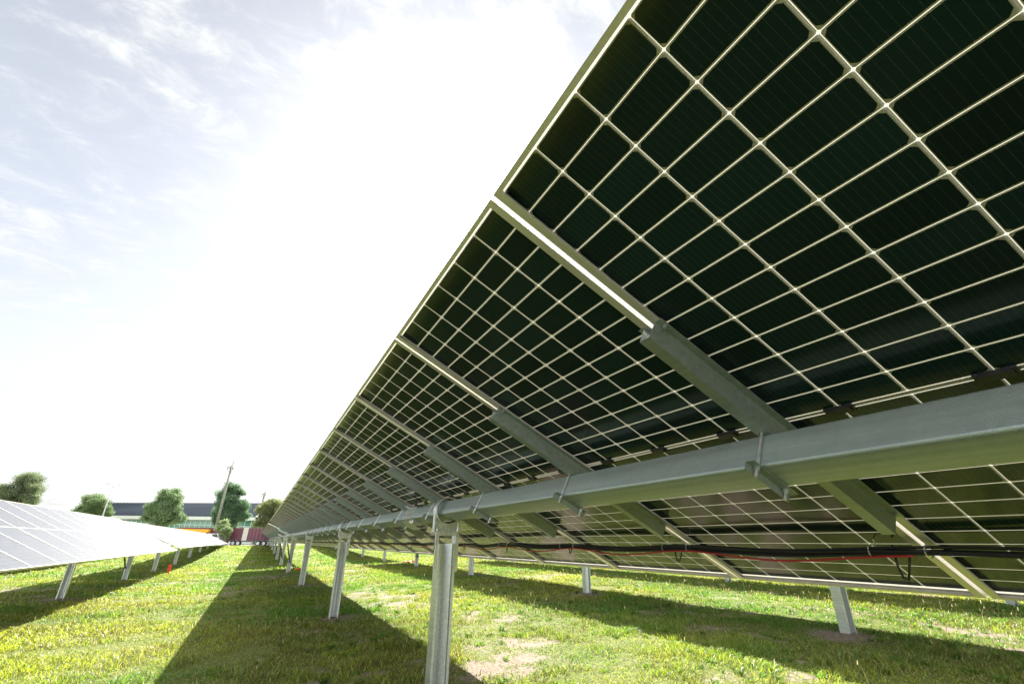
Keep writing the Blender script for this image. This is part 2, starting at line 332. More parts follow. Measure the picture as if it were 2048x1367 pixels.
# ------------------------------------------------------------------ solar tracker
TILT = 0.4658; D0 = 0.1307; ZT = 1.4816; HT = 0.0616; SP = 1.146; YB = 0.974
ML, MW = 1.2325, 0.5640                       # half length, half width of a panel
def oct_(cx, cy, hx, hy, c, z):
    return [(cx-hx+c, cy-hy, z), (cx+hx-c, cy-hy, z), (cx+hx, cy-hy+c, z), (cx+hx, cy+hy-c, z), (cx+hx-c, cy+hy, z), (cx-hx+c, cy+hy, z), (cx-hx, cy+hy-c, z), (cx-hx, cy-hy+c, z)]
def cell_poly(cx, cy, hx, hy, c, z, side):
    """half cell: chamfered only on its outer edge (side=+1/-1)"""
    if side > 0: return [(cx-hx, cy-hy, z), (cx+hx-c, cy-hy, z), (cx+hx, cy-hy+c, z), (cx+hx, cy+hy-c, z), (cx+hx-c, cy+hy, z), (cx-hx, cy+hy, z)]
    return [(cx-hx+c, cy-hy, z), (cx+hx, cy-hy, z), (cx+hx, cy+hy, z), (cx-hx+c, cy+hy, z), (cx-hx, cy+hy-c, z), (cx-hx, cy-hy+c, z)]
def panel_mesh():
    a = MB(); px = 0.0926; py = 0.1832
    for i in range(26):
        s = 1 if i >= 13 else -1; k = i-13 if i >= 13 else 12-i
        cx = s*(0.0085+px*(k+0.5))
        for j in range(6):
            cy = (j-2.5)*py
            # rear print windows (seen from below), reversed winding; cells above
            a.poly(oct_(cx, cy, px/2-0.0044, py/2-0.0050, 0.0085, 0.0210)[::-1], 0)
            a.poly(oct_(cx, cy, px/2-0.0008, py/2-0.0012, 0.0034, 0.0232)[::-1], 0)
            a.poly(oct_(cx, cy, px/2-0.0008, py/2-0.0012, 0.0034, 0.0240), 2)
    for z, m_ in ((0.0232, 0), (0.0240, 1)): a.poly([(-.0072, -MW+.016, z), (-.0072, MW-.016, z), (.0072, MW-.016, z), (.0072, -MW+.016, z)][::1 if m_ == 0 else -1], m_)
    a.poly([(-ML+.004, -MW+.004, 0.0214), (-ML+.004, MW-.004, 0.0214), (ML-.004, MW-.004, 0.0214), (ML-.004, -MW+.004, 0.0214)], 1)
    return a.mesh('solar_panel', [M['cellback'], M['print'], M['cellfront']])
def frame_mesh():
    a = MB(); t = 0.0022; fl = 0.030; fs = 0.0155
    for s in (-1, 1):
        def bx(x0, x1, y0, y1, z0, z1):
            y0, y1 = sorted((s*y0, s*y1)); a.box(x0, x1, y0, y1, z0, z1)
        bx(-ML, ML, MW-t, MW, 0, 0.030)                      # long side walls
        bx(-ML+t, ML-t, MW-fl, MW-t, 0, t)                   # bottom flange
        bx(-ML+t, ML-t, MW-0.010, MW-t, 0.0185, 0.0205)
        bx(-ML+t, ML-t, MW-0.0085, MW-t, 0.0285, 0.030)
        def bz(x0, x1, y0, y1, z0, z1):
            x0, x1 = sorted((s*x0, s*x1)); a.box(x0, x1, y0, y1, z0, z1)
        bz(ML-t, ML, -MW+t, MW-t, 0.0, 0.030)
        bz(ML-fs, ML-t, -MW+fl, MW-fl, 0.0003, t)
        bz(ML-0.010, ML-t, -MW+0.010, MW-0.010, 0.0185, 0.0205)
        bz(ML-0.0085, ML-t, -MW+0.0085, MW-0.0085, 0.0285, 0.0298)
    return a.mesh('frame', M['alu'])
def jbox_mesh():
    a = MB(); 
    pr = [(-.032, -.0), (-.026, -.016), (.026, -.016), (.032, 0)]
    a.prism([(-.013, 0), (-.011, -.013), (.011, -.013), (.013, 0)], 'y', -.034, .034)
    a.prism([(-.0155, -.001), (-.0135, -.009), (.0135, -.009), (.0155, -.001)], 'y', -.042, -.030)
    a.prism([(-.0155, -.001), (-.0135, -.009), (.0135, -.009), (.0155, -.001)], 'y', .030, .042)
    return a.mesh('junction_box', M['black'])
def rail_mesh():
    """hat-section rail under a panel joint; local z=0 at the frame underside"""
    a = MB(); h = D0-HT; t = 0.003; w = 0.022; fl = 0.030; L_ = 0.60
    prof = [(-w-fl, -.0006), (-w-fl, -t), (-w-t, -t), (-w, -h+.0006), (w, -h+.0006), (w+t, -t), (w+fl, -t), (w+fl, -.0006), (w+t-0.001, -.0006), (w-t, -h+t), (-w+t, -h+t), (-w-t+0.001, -.0006)]
    a.prism(prof, 'x', -L_, L_)
    for s in (-1, 1):
        for y in (-w-fl+.014, w+fl-.014):
            x = s*(L_-0.03); a.tube([(x, y, -.003), (x, y, -.011)], 0.0075, 6); a.tube([(x, y, -.011), (x, y, -.018)], 0.004, 6)
    return a.mesh('mounting_rail', M['rail'])
def ubolt_mesh():
    """U-bolt round the tube with an angle strap below; origin at the tube axis"""
    a = MB(); h = HT+0.0065; 
    a.tube([(-h, 0, h+.02), (-h, 0, -h-.035)], 0.0055, 8); a.tube([(h, 0, h+.02), (h, 0, -h-.035)], 0.0055, 8)
    z = -HT-.0015
    a.box(-h-.035, h+.035, -.016, .016, z-.003, z, mi=1)
    a.box(-h-.035, h+.035, .013, .016, z-.027, z-.003, mi=1)
    for s in (-1, 1): a.tube([(s*h, 0, z-.0032), (s*h, 0, z-.014)], 0.009, 6)
    return a.mesh('u_bolt', [M['zinc'], M['rail']])
def tube_mesh(y0, y1):
    a = MB(); r = 0.0115; h = HT; prof = []
    for cx, cz, a0 in ((h-r, h-r, 0), (-h+r, h-r, 90), (-h+r, -h+r, 180), (h-r, -h+r, 270)):
        for k in range(6):
            th = R(a0+k*18); prof.append((cx+r*math.cos(th), cz+r*math.sin(th)))
    a.prism(prof, 'y', y0, y1); me = a.mesh('torque_tube', M['tube']); smooth_by_angle(me, 30); return me
def post_mesh(hp):
    """lipped C-section post, open towards -Y; origin on the ground, hp tall"""
    a = MB(); t = 0.005; w = 0.075; d = 0.06; lip = 0.016; z0 = -0.35
    a.box(-w, -w+t, -d, d, z0, hp); a.box(w-t, w, -d, d, z0, hp)
    a.prism([(-w+t, d-.045), (-.012, d-.008), (.012, d-.008), (w-t, d-.045), (w-t, d-.040), (.013, d-.003), (-.013, d-.003), (-w+t, d-.040)], 'z', z0, hp)
    a.box(-w+t, -w+t+lip, -d, -d+t, z0, hp); a.box(w-t-lip, w-t, -d, -d+t, z0, hp)
    for s in (-1, 1):
        for z in (hp-.06, hp-.20): a.tube([(s*(w-.001), 0, z), (s*(w+.009), 0, z)], 0.009, 6, mi=1)
    return a.mesh('post', [M['post'], M['zinc']])
def head_mesh():
    """bearing housing: ring round the tube, cradle, base plate and side angles; origin at the tube axis"""
    a = MB(); ro, ri, hy = 0.116, 0.1045, 0.042; n = 36
    ring = lambda r, y: [(r*math.cos(2*math.pi*k/n), y, r*math.sin(2*math.pi*k/n)) for k in range(n)]
    A0, A1, B0, B1 = ring(ro, -hy), ring(ro, hy), ring(ri, -hy), ring(ri, hy)
    for k in range(n):
        j = (k+1) % n
        a.poly([A0[k], A0[j], A1[j], A1[k]]); a.poly([B0[j], B0[k], B1[k], B1[j]]); a.poly([A0[j], A0[k], B0[k], B0[j]]); a.poly([A1[k], A1[j], B1[j], B1[k]])
    # cradle web under the ring
    pts = [(0.113*math.cos(R(t)), 0.113*math.sin(R(t))) for t in range(200, 341, 10)]
    prof = pts+[(0.112, -0.165), (-0.112, -0.165)]
    a.prism(prof, 'y', -0.004, 0.004)
    for s in (-1, 1):
        a.prism([(s*.100, -.04), (s*.1165, -.02), (s*.118, -.163), (s*.110, -.163)][::s], 'y', -.024, .024)
    a.box(-.122, .122, -.045, .045, -.172, -.164)
    for s in (-1, 1):
        for y in (-.033, .033): a.tube([(s*.093, y, -.1635), (s*.093, y, -.150)], .008, 6); a.tube([(s*.093, y, -.150), (s*.093, y, -.142)], .0045, 6)
    return a.mesh('bearing_housing', M['zinc'])
def bushing_mesh():
    a = MB(); n = 36; ro, ri, hy = .1040, .0985, .038
    ring = lambda r, y: [(r*math.cos(2*math.pi*k/n), y, r*math.sin(2*math.pi*k/n)) for k in range(n)]
    A0, A1, B0, B1 = ring(ro, -hy), ring(ro, hy), ring(ri, -hy), ring(ri, hy)
    for k in range(n):
        j = (k+1) % n
        a.poly([B0[j], B0[k], B1[k], B1[j]]); a.poly([A0[j], A0[k], B0[k], B0[j]]); a.poly([A1[k], A1[j], B1[j], B1[k]])
    return a.mesh('bushing', M['black'])
def headside_mesh():
    a = MB()
    for s in (-1, 1):
        x0, x1 = sorted((s*.0755, s*.0805)); a.box(x0, x1, -.046, .046, -.48, -.1725)
        x0, x1 = sorted((s*.0805, s*.104)); a.box(x0, x1, -.046, -.041, -.48, -.1725)
    a.box(-.075, .075, -.056, -.052, -.200, -.1725)
    for s in (-1, 1):
        for z in (-.30, -.42): a.tube([(s*.081, 0, z), (s*.094, 0, z)], .010, 6); a.tube([(s*.094, -.0, z), (s*.102, 0, z)], .005, 6)
    return a.mesh('head_bracket', M['zinc'])
ME = dict(panel=panel_mesh(), frame=frame_mesh(), jbox=jbox_mesh(), rail=rail_mesh(), ubolt=ubolt_mesh(), head=head_mesh(), side=headside_mesh(), bush=bushing_mesh())
def tracker(x, za, n, ytop, tilt, posts, label, detail=2, dampers=(), coupler=None, root_y=None):
    """n panels ending at y=ytop; za = height shift of the tube"""
    ry = posts[0] if root_y is None else root_y
    zb = zgf(x, ry); root = empty('solar_tracker', (x, ry, zb))
    tag(root, label, 'solar tracker', 'parallel rows of tilted solar panels')
    zt = ZT+za-zb
    rot = (0, tilt, 0)
    def T(o_, a_, y): return (-a_*math.cos(tilt)+o_*math.sin(tilt), y-ry, zt+a_*math.sin(tilt)+o_*math.cos(tilt))
    y0 = ytop-n*SP
    link('torque_tube', tube_mesh(y0-.12-ry, ytop+.12-ry), root, (0, 0, zt), rot)
    for i in range(n):
        yc = y0+(i+.5)*SP
        p = link('solar_panel', ME['panel'], root, T(D0, 0, yc), rot)
        link('frame', ME['frame'], p)
        if detail == 2:
            for k in (-1, 0, 1):
                link('junction_box', ME['jbox'], p, (0, k*0.3676, 0.0205))
    for i in range(n+1):
        yb = y0+i*SP
        if detail >= 1:
            rl = link('mounting_rail', ME['rail'], root, T(D0, 0, yb), rot)
            if detail == 2: link('u_bolt', ME['ubolt'], root, (0, yb-ry, zt), rot)
    for yp in posts:
        zz = zgf(x, yp)-zb
        po = link('post', post_mesh(zt-0.262-zz), root, (0, yp-ry, zz))
        if detail >= 1:
            h_ = link('bearing_housing', ME['head'], po, (0, 0, zt-zz)); link('head_bracket', ME['side'], po, (0, 0, zt-zz)); link('bushing', ME['bush'], po, (0, 0, zt-zz))
    for yd in dampers:
        zz = zgf(x, yd)-zb; a = MB()
        p0 = Vector(T(-.02, .42, yd-.16)); p1 = Vector((-.02, yd-.16-ry, zz+.42)); mid = p0.lerp(p1, .42)
        a.tube([p0, mid], 0.014, 10, mi=1); a.tube([mid, p1], 0.026, 10); a.tube([p0-Vector((0, .03, 0)), p0+Vector((0, .03, 0))], .022, 8); a.tube([p1-Vector((0, .05, 0)), p1+Vector((0, .13, 0))], .024, 8)
        a.build('damper', [M['black'], M['zinc']], root)
        b_ = MB(); b_.box(-.46, .10, -.035, .035, -HT-.052, -HT-.002); b_.build('damper_arm', M['alu'], root, loc=(0, yd-.16-ry, zt)).rotation_euler = rot
    if coupler:
        a = MB(); t = .006; h = HT+.001
        a.box(-h-t, -h, -.17, .17, -h-t, h+t); a.box(h, h+t, -.17, .17, -h-t, h+t); a.box(-h, h, -.17, .17, -h-t, -h)
        for y in (-.12, -.04, .04, .12):
            for z in (-.025, .03):
                a.tube([(-h-t-.0005, y, z), (-h-t-.012, y, z)], .010, 6); 
            a.tube([(0.02*(1 if y > 0 else -1), y, -h-t-.0005), (0.02*(1 if y > 0 else -1), y, -h-t-.03)], .010, 6)
        a.box(-h-t-.045, -h-t, .05, .17, h-.004, h+t); a.box(-h-.02, h+.02, -.16, .10, -h-t-.040, -h-t-.034)
        a.build('tube_coupler', M['zinc'], root, loc=(0, coupler-ry, zt)).rotation_euler = rot
    return root
YE = YB+24*SP
tracker(0, 0, 30, YE, TILT, [-1.4, 4.12, 9.72, 16.7, 23.6], 'long solar tracker overhead, seen from below with its thick steel tube and cell grid', 2, dampers=(23.6,), coupler=5.15)
tracker(0, 0.0, 34, YE+1.2+34*SP, TILT-0.045, [30.5, 37.4, 44.3, 51.3, 58.2, 65.2], 'farther solar tracker in line beyond the end of the overhead one', 1, dampers=(30.5,))
XL, ZL = -5.4, -0.222
tracker(XL, ZL, 30, 24.5, TILT, [-4.4, 2.4, 9.4, 16.2, 22.8], 'solar tracker left of the camera, its pale glass front and large panels showing', 1, dampers=(22.6,))
tracker(XL, ZL+.02, 35, 24.75+35*SP, TILT-0.05, [28.6, 35.2, 41.8, 48.6, 55.2, 61.6], 'far half of the left pale-fronted row, ending before the parked trailer', 1, dampers=(61.6,))
XR, ZR = 5.45, 0.19
tracker(XR, ZR, 30, YE, TILT, [-2.2, 4.10, 9.72, 16.6, 23.3], 'solar tracker hidden behind the overhead one, only its steel posts showing on the right', 1, dampers=(23.3,))
tracker(XR, ZR, 34, YE+1.2+34*SP, TILT, [29.9, 36.6, 43.5, 50.3, 57.2, 64], 'farther right-hand tracker whose small posts show between the overhead row posts', 0)
tracker(-10.8, -.22, 28, 24.5, TILT, [2.4, 9.4, 16.2, 22.8], 'second tracker to the left, behind the pale-fronted row, mostly hidden', 0)
tracker(-10.8, -.20, 33, 24.75+33*SP, TILT, [27.9, 34.9, 41.0, 47.4, 54, 60.6], 'far half of the second left row, its short post stubs showing under the pale glass', 0)
tracker(10.9, .30, 30, YE, TILT, [-2.2, 4.3, 10.4, 17.2, 24], 'outermost right tracker, only its shadow and posts behind the hanging panel edge', 0)

# ------------------------------------------------------------------ cables under the overhead row
cb = empty('cable_bundle', (0.76, 0, 0)); tag(cb, 'bundle of black cables with one red cable strung under the overhead panels', 'cable bundle')
def cpath(y, k, off, amp):
    s = (y-YB)/SP; fr_ = s-math.floor(s)
    sag = -0.030*math.sin(math.pi*fr_)**2
    return sag
for k in range(7):
    a = MB(); ox, oz = ((0, 0), (.012, .006), (-.012, .004), (.004, .014), (-.006, -.011), (.010, -.008), (.018, -.002))[k]
    ph = random.random()*6; pts = []
    y = -6.0
    while y < YE-.2:
        z = 1.212+cpath(y, k, 0, 0)*0.45+oz*(1+.35*math.sin(y*1.9+ph))+.004*math.sin(y*3.1+ph*2)
        pts.append((ox*(1+.4*math.sin(y*1.3+ph))+.004*math.sin(y*2.7+ph), y, z)); y += .11
    a.tube(pts, 0.0062, 6, cap=True); a.build('black_cable', M['cable'], cb, smooth=True)
for k in range(1):
    a = MB(); pts = []; y = 1.0 if k == 0 else -6.0
    while y < 16:
        s = (y-YB)/SP; f_ = s-math.floor(s)
        pts.append((-.020+.004*math.sin(y*2.1+k), y, 1.196+(.018 if k else 0)+(-0.032*math.sin(math.pi*f_)**2 if k == 0 else -.008*math.sin(y*2)))); y += .09
    a.tube(pts, 0.0046 if k == 0 else .0022, 6); a.build('red_cable', M['red'], cb, smooth=True)
for i in range(-5, 24):
    y = YB+i*SP
    for dy in (-.02, .17) if i < 12 else (0,):
        a = MB(); n = 12
        a.tube([(.030*math.cos(2*math.pi*q/n)-.001, y+dy, 1.212+.024*math.sin(2*math.pi*q/n)) for q in range(n+1)]+[(.026, y+dy, 1.26)], 0.0022, 5)
        a.build('cable_hook', M['zinc'], cb)
    if i < 14:
        a = MB(); yy = y+.06; dz = random.uniform(.05, .10); w = random.uniform(.03, .07)
        a.tube([(.02, yy-.01, 1.21), (.015, yy+w*.1, 1.21-dz*.55), (.02, yy+w*.4, 1.21-dz), (.03, yy+w*.8, 1.21-dz*.95), (.035, yy+w, 1.21-dz*.5), (.03, yy+w*.9, 1.235)], 0.0042, 6)
        a.build('cable_loop', M['cable'], cb, smooth=True)

# ------------------------------------------------------------------ grass
m, nt, b = material('grass_blade'); N = nt.nodes; L = nt.links; N.remove(b)
at = N.new('ShaderNodeAttribute'); at.attribute_name = 'tint'
df = N.new('ShaderNodeBsdfDiffuse'); tr = N.new('ShaderNodeBsdfTranslucent'); gl = N.new('ShaderNodeBsdfGlossy'); gl.inputs['Roughness'].default_value = 0.45; gl.inputs[0].default_value = (.5, .5, .5, 1)
L.new(at.outputs['Color'], df.inputs[0])
hs = N.new('ShaderNodeHueSaturation'); hs.inputs['Value'].default_value = 1.55; hs.inputs['Saturation'].default_value = 1.08; L.new(at.outputs['Color'], hs.inputs['Color']); L.new(hs.outputs[0], tr.inputs[0])
m1 = N.new('ShaderNodeMixShader'); m1.inputs[0].default_value = 0.45; L.new(df.outputs[0], m1.inputs[1]); L.new(tr.outputs[0], m1.inputs[2])
m2 = N.new('ShaderNodeMixShader'); m2.inputs[0].default_value = 0.055; L.new(m1.outputs[0], m2.inputs[1]); L.new(gl.outputs[0], m2.inputs[2])
L.new(m2.outputs[0], N['Material Output'].inputs[0]); M['grass'] = m
def blades(px, py, h, w, lean, col, dry):
    n = len(px); th = RNG.random(n)*2*np.pi; la = RNG.random(n)*2*np.pi
    pz = zg(px, py)-0.006
    cx, sx = np.cos(th)*w/2, np.sin(th)*w/2
    lx, ly = np.cos(la)*lean*h, np.sin(la)*lean*h
    V = np.zeros((n, 5, 3))
    V[:, 0] = np.stack([px-cx, py-sx, pz], -1); V[:, 1] = np.stack([px+cx, py+sx, pz], -1)
    V[:, 2] = np.stack([px+cx*.8+lx*.35, py+sx*.8+ly*.35, pz+h*.6], -1); V[:, 3] = np.stack([px-cx*.8+lx*.35, py-sx*.8+ly*.35, pz+h*.6], -1)
    V[:, 4] = np.stack([px+lx, py+ly, pz+h*(1.05-.28*np.minimum(lean, 1.8))], -1)
    base = np.arange(n)*5
    F = np.concatenate([np.stack([base, base+1, base+2], -1), np.stack([base, base+2, base+3], -1), np.stack([base+3, base+2, base+4], -1)])
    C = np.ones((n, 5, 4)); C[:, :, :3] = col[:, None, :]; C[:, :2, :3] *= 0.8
    return V.reshape(-1, 3), F, C.reshape(-1, 4)
def sample(r0, r1, dens, a0=-40, a1=92):
    area = 0.5*(r1*r1-r0*r0)*R(a1-a0); n = int(area*dens)
    r = np.sqrt(RNG.random(n)*(r1*r1-r0*r0)+r0*r0); t = R(a0)+RNG.random(n)*R(a1-a0)
    return CAM.x+r*np.sin(t), CAM.y+r*np.cos(t)
Vs, Fs, Cs, off = [], [], [], 0
for (r0, r1, dens, h0, w0, az0, az1) in ((.25, 2.2, 900, .05, .009, -180, 180), (2.2, 8, 420, .05, .012, 92, 320), (2.2, 5.5, 2600, .055, .0062, -40, 92), (5.5, 9, 2000, .055, .0078, -40, 92), (9, 15, 1050, .056, .0115, -40, 92), (15, 26, 380, .062, .019, -40, 92), (26, 45, 100, .072, .036, -40, 92), (45, 72, 32, .09, .065, -40, 92)):
    x, y = sample(r0, r1, dens, az0, az1)
    b_ = bare(x, y); keep = RNG.random(len(x)) > np.clip(b_*1.25-.05, 0, .955)
    clump = fbm(x*2.6, y*2.6, 91, 3); keep &= RNG.random(len(x)) < 0.62+1.0*sstep(.3, .6, clump)
    x, y, b_, clump = x[keep], y[keep], b_[keep], clump[keep]; n = len(x)
    tone = fbm(x*.5+9, y*.5, 61, 4); dryn = fbm(x*.9+4, y*.9, 71, 4)
    h = h0*(.45+.9*RNG.random(n))*(.65+.9*sstep(.4, .7, clump))*(1-.35*b_)
    c1 = np.array([.105, .225, .028]); c2 = np.array([.285, .325, .045]); c3 = np.array([.32, .27, .12]); c4 = np.array([.21, .17, .06])
    t = np.clip(tone*2.6-.85+RNG.normal(0, .18, n), 0, 1)[:, None]
    col = c1*(1-t)+c2*t
    pd = np.clip(sstep(.48, .66, dryn)*.42+.06+(.6 if r1 < 3 else 0), 0, 1); dry = RNG.random(n) < pd
    mixd = (.4+.6*RNG.random(n))[:, None]
    br = sstep(.50, .62, fbm(x*.45+11, y*.35+2, 101, 4)); dry = dry | (RNG.random(n) < br*.42); tan = np.where((RNG.random(n) < .5-.3*br)[:, None], c3, c4*(1-.25*br[:, None]))
    col = np.where(dry[:, None], col*(1-mixd)+tan*mixd, col)*(.55+.9*RNG.random(n))[:, None]
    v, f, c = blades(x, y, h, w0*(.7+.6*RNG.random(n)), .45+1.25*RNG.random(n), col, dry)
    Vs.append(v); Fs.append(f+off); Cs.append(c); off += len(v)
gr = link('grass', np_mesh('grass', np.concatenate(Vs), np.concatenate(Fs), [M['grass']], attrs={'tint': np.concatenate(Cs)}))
tag(gr, 'short green and yellowing grass growing between the solar rows', 'grass', kind='stuff')
# broad-leaved weeds and tall dry stalks
Vs, Fs, Cs, off = [], [], [], 0
x, y = sample(2.5, 15, 9); k = (fbm(x*.8, y*.8, 33, 3) > .46) & (x > -2.2) | (RNG.random(len(x)) < .12); x, y = x[k], y[k]
for i in range(len(x)):
    nl = 18; px = np.full(nl, x[i])+RNG.normal(0, .022, nl); py = np.full(nl, y[i])+RNG.normal(0, .022, nl)
    s = .35+.65*RNG.random(); g_ = np.array([.10, .19, .025])*(.6+.8*RNG.random()); 
    v, f, c = blades(px, py, s*(.05+.05*RNG.random(nl)), s*.018+np.zeros(nl), .7+.8*RNG.random(nl), np.tile(g_, (nl, 1)), None)
    Vs.append(v); Fs.append(f+off); Cs.append(c); off += len(v)
tag(link('weeds', np_mesh('weeds', np.concatenate(Vs), np.concatenate(Fs), [M['grass']], attrs={'tint': np.concatenate(Cs)})), 'low broad-leaved weeds scattered over the grass and bare soil', 'weeds', kind='stuff')
Vs, Fs, Cs, off = [], [], [], 0
x, y = sample(2.5, 20, 5.0); k = (fbm(x*.5+2, y*.5, 35, 3) > .50) | (RNG.random(len(x)) < .12); x, y = x[k], y[k]; n = len(x)
for (hh, ww, ns) in ((.20, .0022, 1), (.05, .009, 2)):
    H = hh*(.6+.7*RNG.random(n))
    col = np.tile(np.array([.42, .37, .20]), (n, 1))*(.7+.6*RNG.random(n))[:, None]
    if ns == 1:
        st = RNG.bit_generator.state; v, f, c = blades(x, y, H, ww+np.zeros(n), .15+.35*RNG.random(n), col, None); top = v.reshape(-1, 5, 3)[:, 4]
    else:
        v, f, c = blades(top[:, 0], top[:, 1], H, ww+np.zeros(n), .1+.3*RNG.random(n), col, None)
        vv = v.reshape(-1, 5, 3); vv[:, :, 2] += (top[:, 2]-zg(top[:, 0], top[:, 1])-.02)[:, None]; v = vv.reshape(-1, 3)
    Vs.append(v); Fs.append(f+off); Cs.append(c); off += len(v)
tag(link('dry_stalks', np_mesh('dry_stalks', np.concatenate(Vs), np.concatenate(Fs), [M['grass']], attrs={'tint': np.concatenate(Cs)})), 'thin straw-coloured seed stalks standing above the grass', 'dry grass', kind='stuff')

# ------------------------------------------------------------------ background: frame facing the camera
H = Vector((math.sin(YAW), math.cos(YAW), 0)); RT = Vector((math.cos(YAW), -math.sin(YAW), 0))
def wp(lat, D, z=0): p = Vector((CAM.x, CAM.y, 0))+RT*lat+H*D; return Vector((p.x, p.y, z))
def gz(lat, D): p = wp(lat, D); return zgf(p.x, p.y)
def ray(px, py, D):
    """world point seen at a photo pixel on the vertical plane D metres ahead (used only to read distances off the photo)"""
    d = (px-1024)/916.2*r2-(py-683.5)/916.2*u2+fw; return CAM+d*(D/(d.dot(H)))
# road
a = MB(); 
for (d0, d1, z, mi) in ((57, 71, .012, 0),):
    P = [wp(-110, d0), wp(60, d0), wp(60, d1), wp(-110, d1)]; n = 40
    for i in range(n):
        q0 = P[0].lerp(P[1], i/n); q1 = P[0].lerp(P[1], (i+1)/n); q2 = P[3].lerp(P[2], (i+1)/n); q3 = P[3].lerp(P[2], i/n)
        a.poly([(q.x, q.y, zgf(q.x, q.y)+.05) for q in (q0, q1, q2, q3)])
a.build('road', simple('pale_road', (0.34, 0.33, 0.31), .9, var=.12, scale=.6)); tag(bpy.data.objects['road'], 'pale road running past the end of the solar rows', kind='structure')
# building
M['roof'] = simple('blue_grey_roof', (0.013, 0.022, 0.034), .9, var=.06, scale=.4, spec=.04)
M['fascia'] = simple('white_fascia', (0.62, 0.64, 0.62), .6, var=.05, scale=.5)
M['glass'] = simple('green_glass', (0.10, 0.26, 0.20), .12, var=.25, scale=.25, spec=.8)
M['beige'] = simple('beige_cladding', (0.55, 0.52, 0.45), .7, var=.05, scale=.7)
bz0 = .7
bd = empty('office_building', wp(-60, 88, bz0), -YAW); tag(bd, 'long low office with dark blue roof and green glass windows behind the trees', 'building')
D_ = 88-85
a = MB(); a.box(-17.0, 15.9, -2.6, 14, 0, 3.75); a.box(13.0, 17.6, -2.2, 12, 0, 4.0); a.build('wall', M['fascia'], bd)
a = MB(); y0, y1 = -3.2, 14
zl = lambda v: v-bz0
a.poly([(-17.9, y0, zl(5.0)), (16.0, y0, zl(5.0)), (15.6, 3.0, zl(7.75)), (-17.6, 3.0, zl(7.45))]); a.poly([(-17.6, 3.0, zl(7.45)), (15.6, 3, zl(7.75)), (16, 14, zl(5)), (-17.9, 14, zl(5))])
a.poly([(-17.9, y0, zl(5.0)), (-17.6, 3, zl(7.45)), (-17.9, 14, zl(5))]); a.poly([(-17.9, y0, zl(5)), (-17.9, 14, zl(5)), (16, 14, zl(5)), (16, y0, zl(5))])
for i in range(60):
    xx = -17.3+i*.56; a.box(xx, xx+.04, 0, 6.7, 0, .05, M=Matrix.Translation((0, y0, zl(5.0)))@Matrix.Rotation(math.atan2(2.55, 6.2), 4, 'X'))
a.build('roof', M['roof'], bd)
a = MB(); a.poly([(15.7, 2.9, zl(7.72)), (16.02, y0, zl(5.05)), (18.4, y0+2, zl(5.05))]); a.poly([(15.7, 2.9, zl(7.72)), (18.4, y0+2, zl(5.05)), (18.4, 9, zl(5.05))]); a.poly([(15.7, 2.9, zl(7.72)), (18.4, 9, zl(5.05)), (16.1, 13.9, zl(5.05))]); a.build('gable', M['beige'], bd)
a = MB(); a.box(-17.8, 16.0, y0-.05, y0+.4, zl(4.45), zl(4.98)); a.build('fascia', M['fascia'], bd)
x = -14.5
for (x0, x1, z0, z1) in ((-16.5, -9.5, 3.1, 4.4), (-8.0, -1.0, 3.1, 4.4), (0.5, 11.0, 2.9, 4.4), (13.2, 17.4, 2.4, 4.55)):
    wn = MB(); wn.box(x0, x1, -2.72, -2.66, zl(z0), zl(z1)); w_ = wn.build('window', M['glass'], bd)
    fr_ = MB(); n = int((x1-x0)/.85)
    for i in range(n+1): xx = x0+(x1-x0)*i/n; fr_.box(xx-.04, xx+.04, -2.80, -2.73, zl(z0), zl(z1))
    for zz in (z0, (z0+z1)/2, z1): fr_.box(x0, x1, -2.84, -2.805, zl(zz)-.04, zl(zz)+.04)
    fr_.build('window_frame', M['fascia'], w_)
# trailer truck
M['maroon'] = simple('maroon_paint', (0.14, 0.045, 0.065), .45, var=.15, scale=1.5)
M['tyre'] = simple('tyre_rubber', (0.025, 0.025, 0.025), .8)
M['steel'] = simple('dusty_steel', (0.16, 0.16, 0.16), .6, var=.2, scale=3)
M['white'] = simple('white_paint', (0.70, 0.70, 0.68), .45, var=.06, scale=2)
M['yellow'] = simple('yellow_paint', (0.75, 0.36, 0.02), .5, var=.08, scale=2)
gT = gz(-35, 61)
tr_ = empty('trailer', wp(-35, 61, gT), -YAW); tag(tr_, 'maroon cargo trailer with dark wheels parked on the road behind the rows', 'trailer')
a = MB(); a.box(-5.9, 5.9, 0, 2.4, 1.31-gT, 2.66-gT)
for i in range(26): xx = -5.7+i*.45; a.box(xx, xx+.08, -.05, -.003, 1.36-gT, 2.62-gT)
a.build('cargo_body', M['maroon'], tr_)
a = MB(); a.box(-5.8, 5.8, .2, 2.2, 1.12-gT, 1.30-gT); a.box(-5.0, .5, .05, .1, .95-gT, 1.05-gT); a.build('chassis', M['steel'], tr_)
a = MB(); a.box(2.35, 2.95, -.12, -.06, 1.25-gT, 2.75-gT); a.build('body_pillar', M['beige'], tr_)
for xx in (.2, 1.25, 1.85, 4.3, 5.0):
    a = MB(); rr_ = .32; n = 20
    a.tube([(xx, .15, rr_), (xx, .42, rr_)], rr_, n); w_ = a.build('wheel', M['tyre'], tr_)
    a = MB(); a.tube([(xx, .12, rr_), (xx, .149, rr_)], .19, 14); a.build('rim', M['white'], w_)
cr_ = empty('crane_truck', wp(-38.5, 60, gz(-38.5, 60)), -YAW); gC = gz(-38.5, 60); tag(cr_, 'white truck carrying a folded yellow crane boom beyond the left row', 'crane truck')
a = MB(); a.prism([(-2.2, 2.06-gC), (1.2, 2.02-gC), (1.9, 2.10-gC), (2.0, 2.45-gC), (-2.2, 2.50-gC)], 'y', .2, .75); a.build('boom', M['yellow'], cr_)
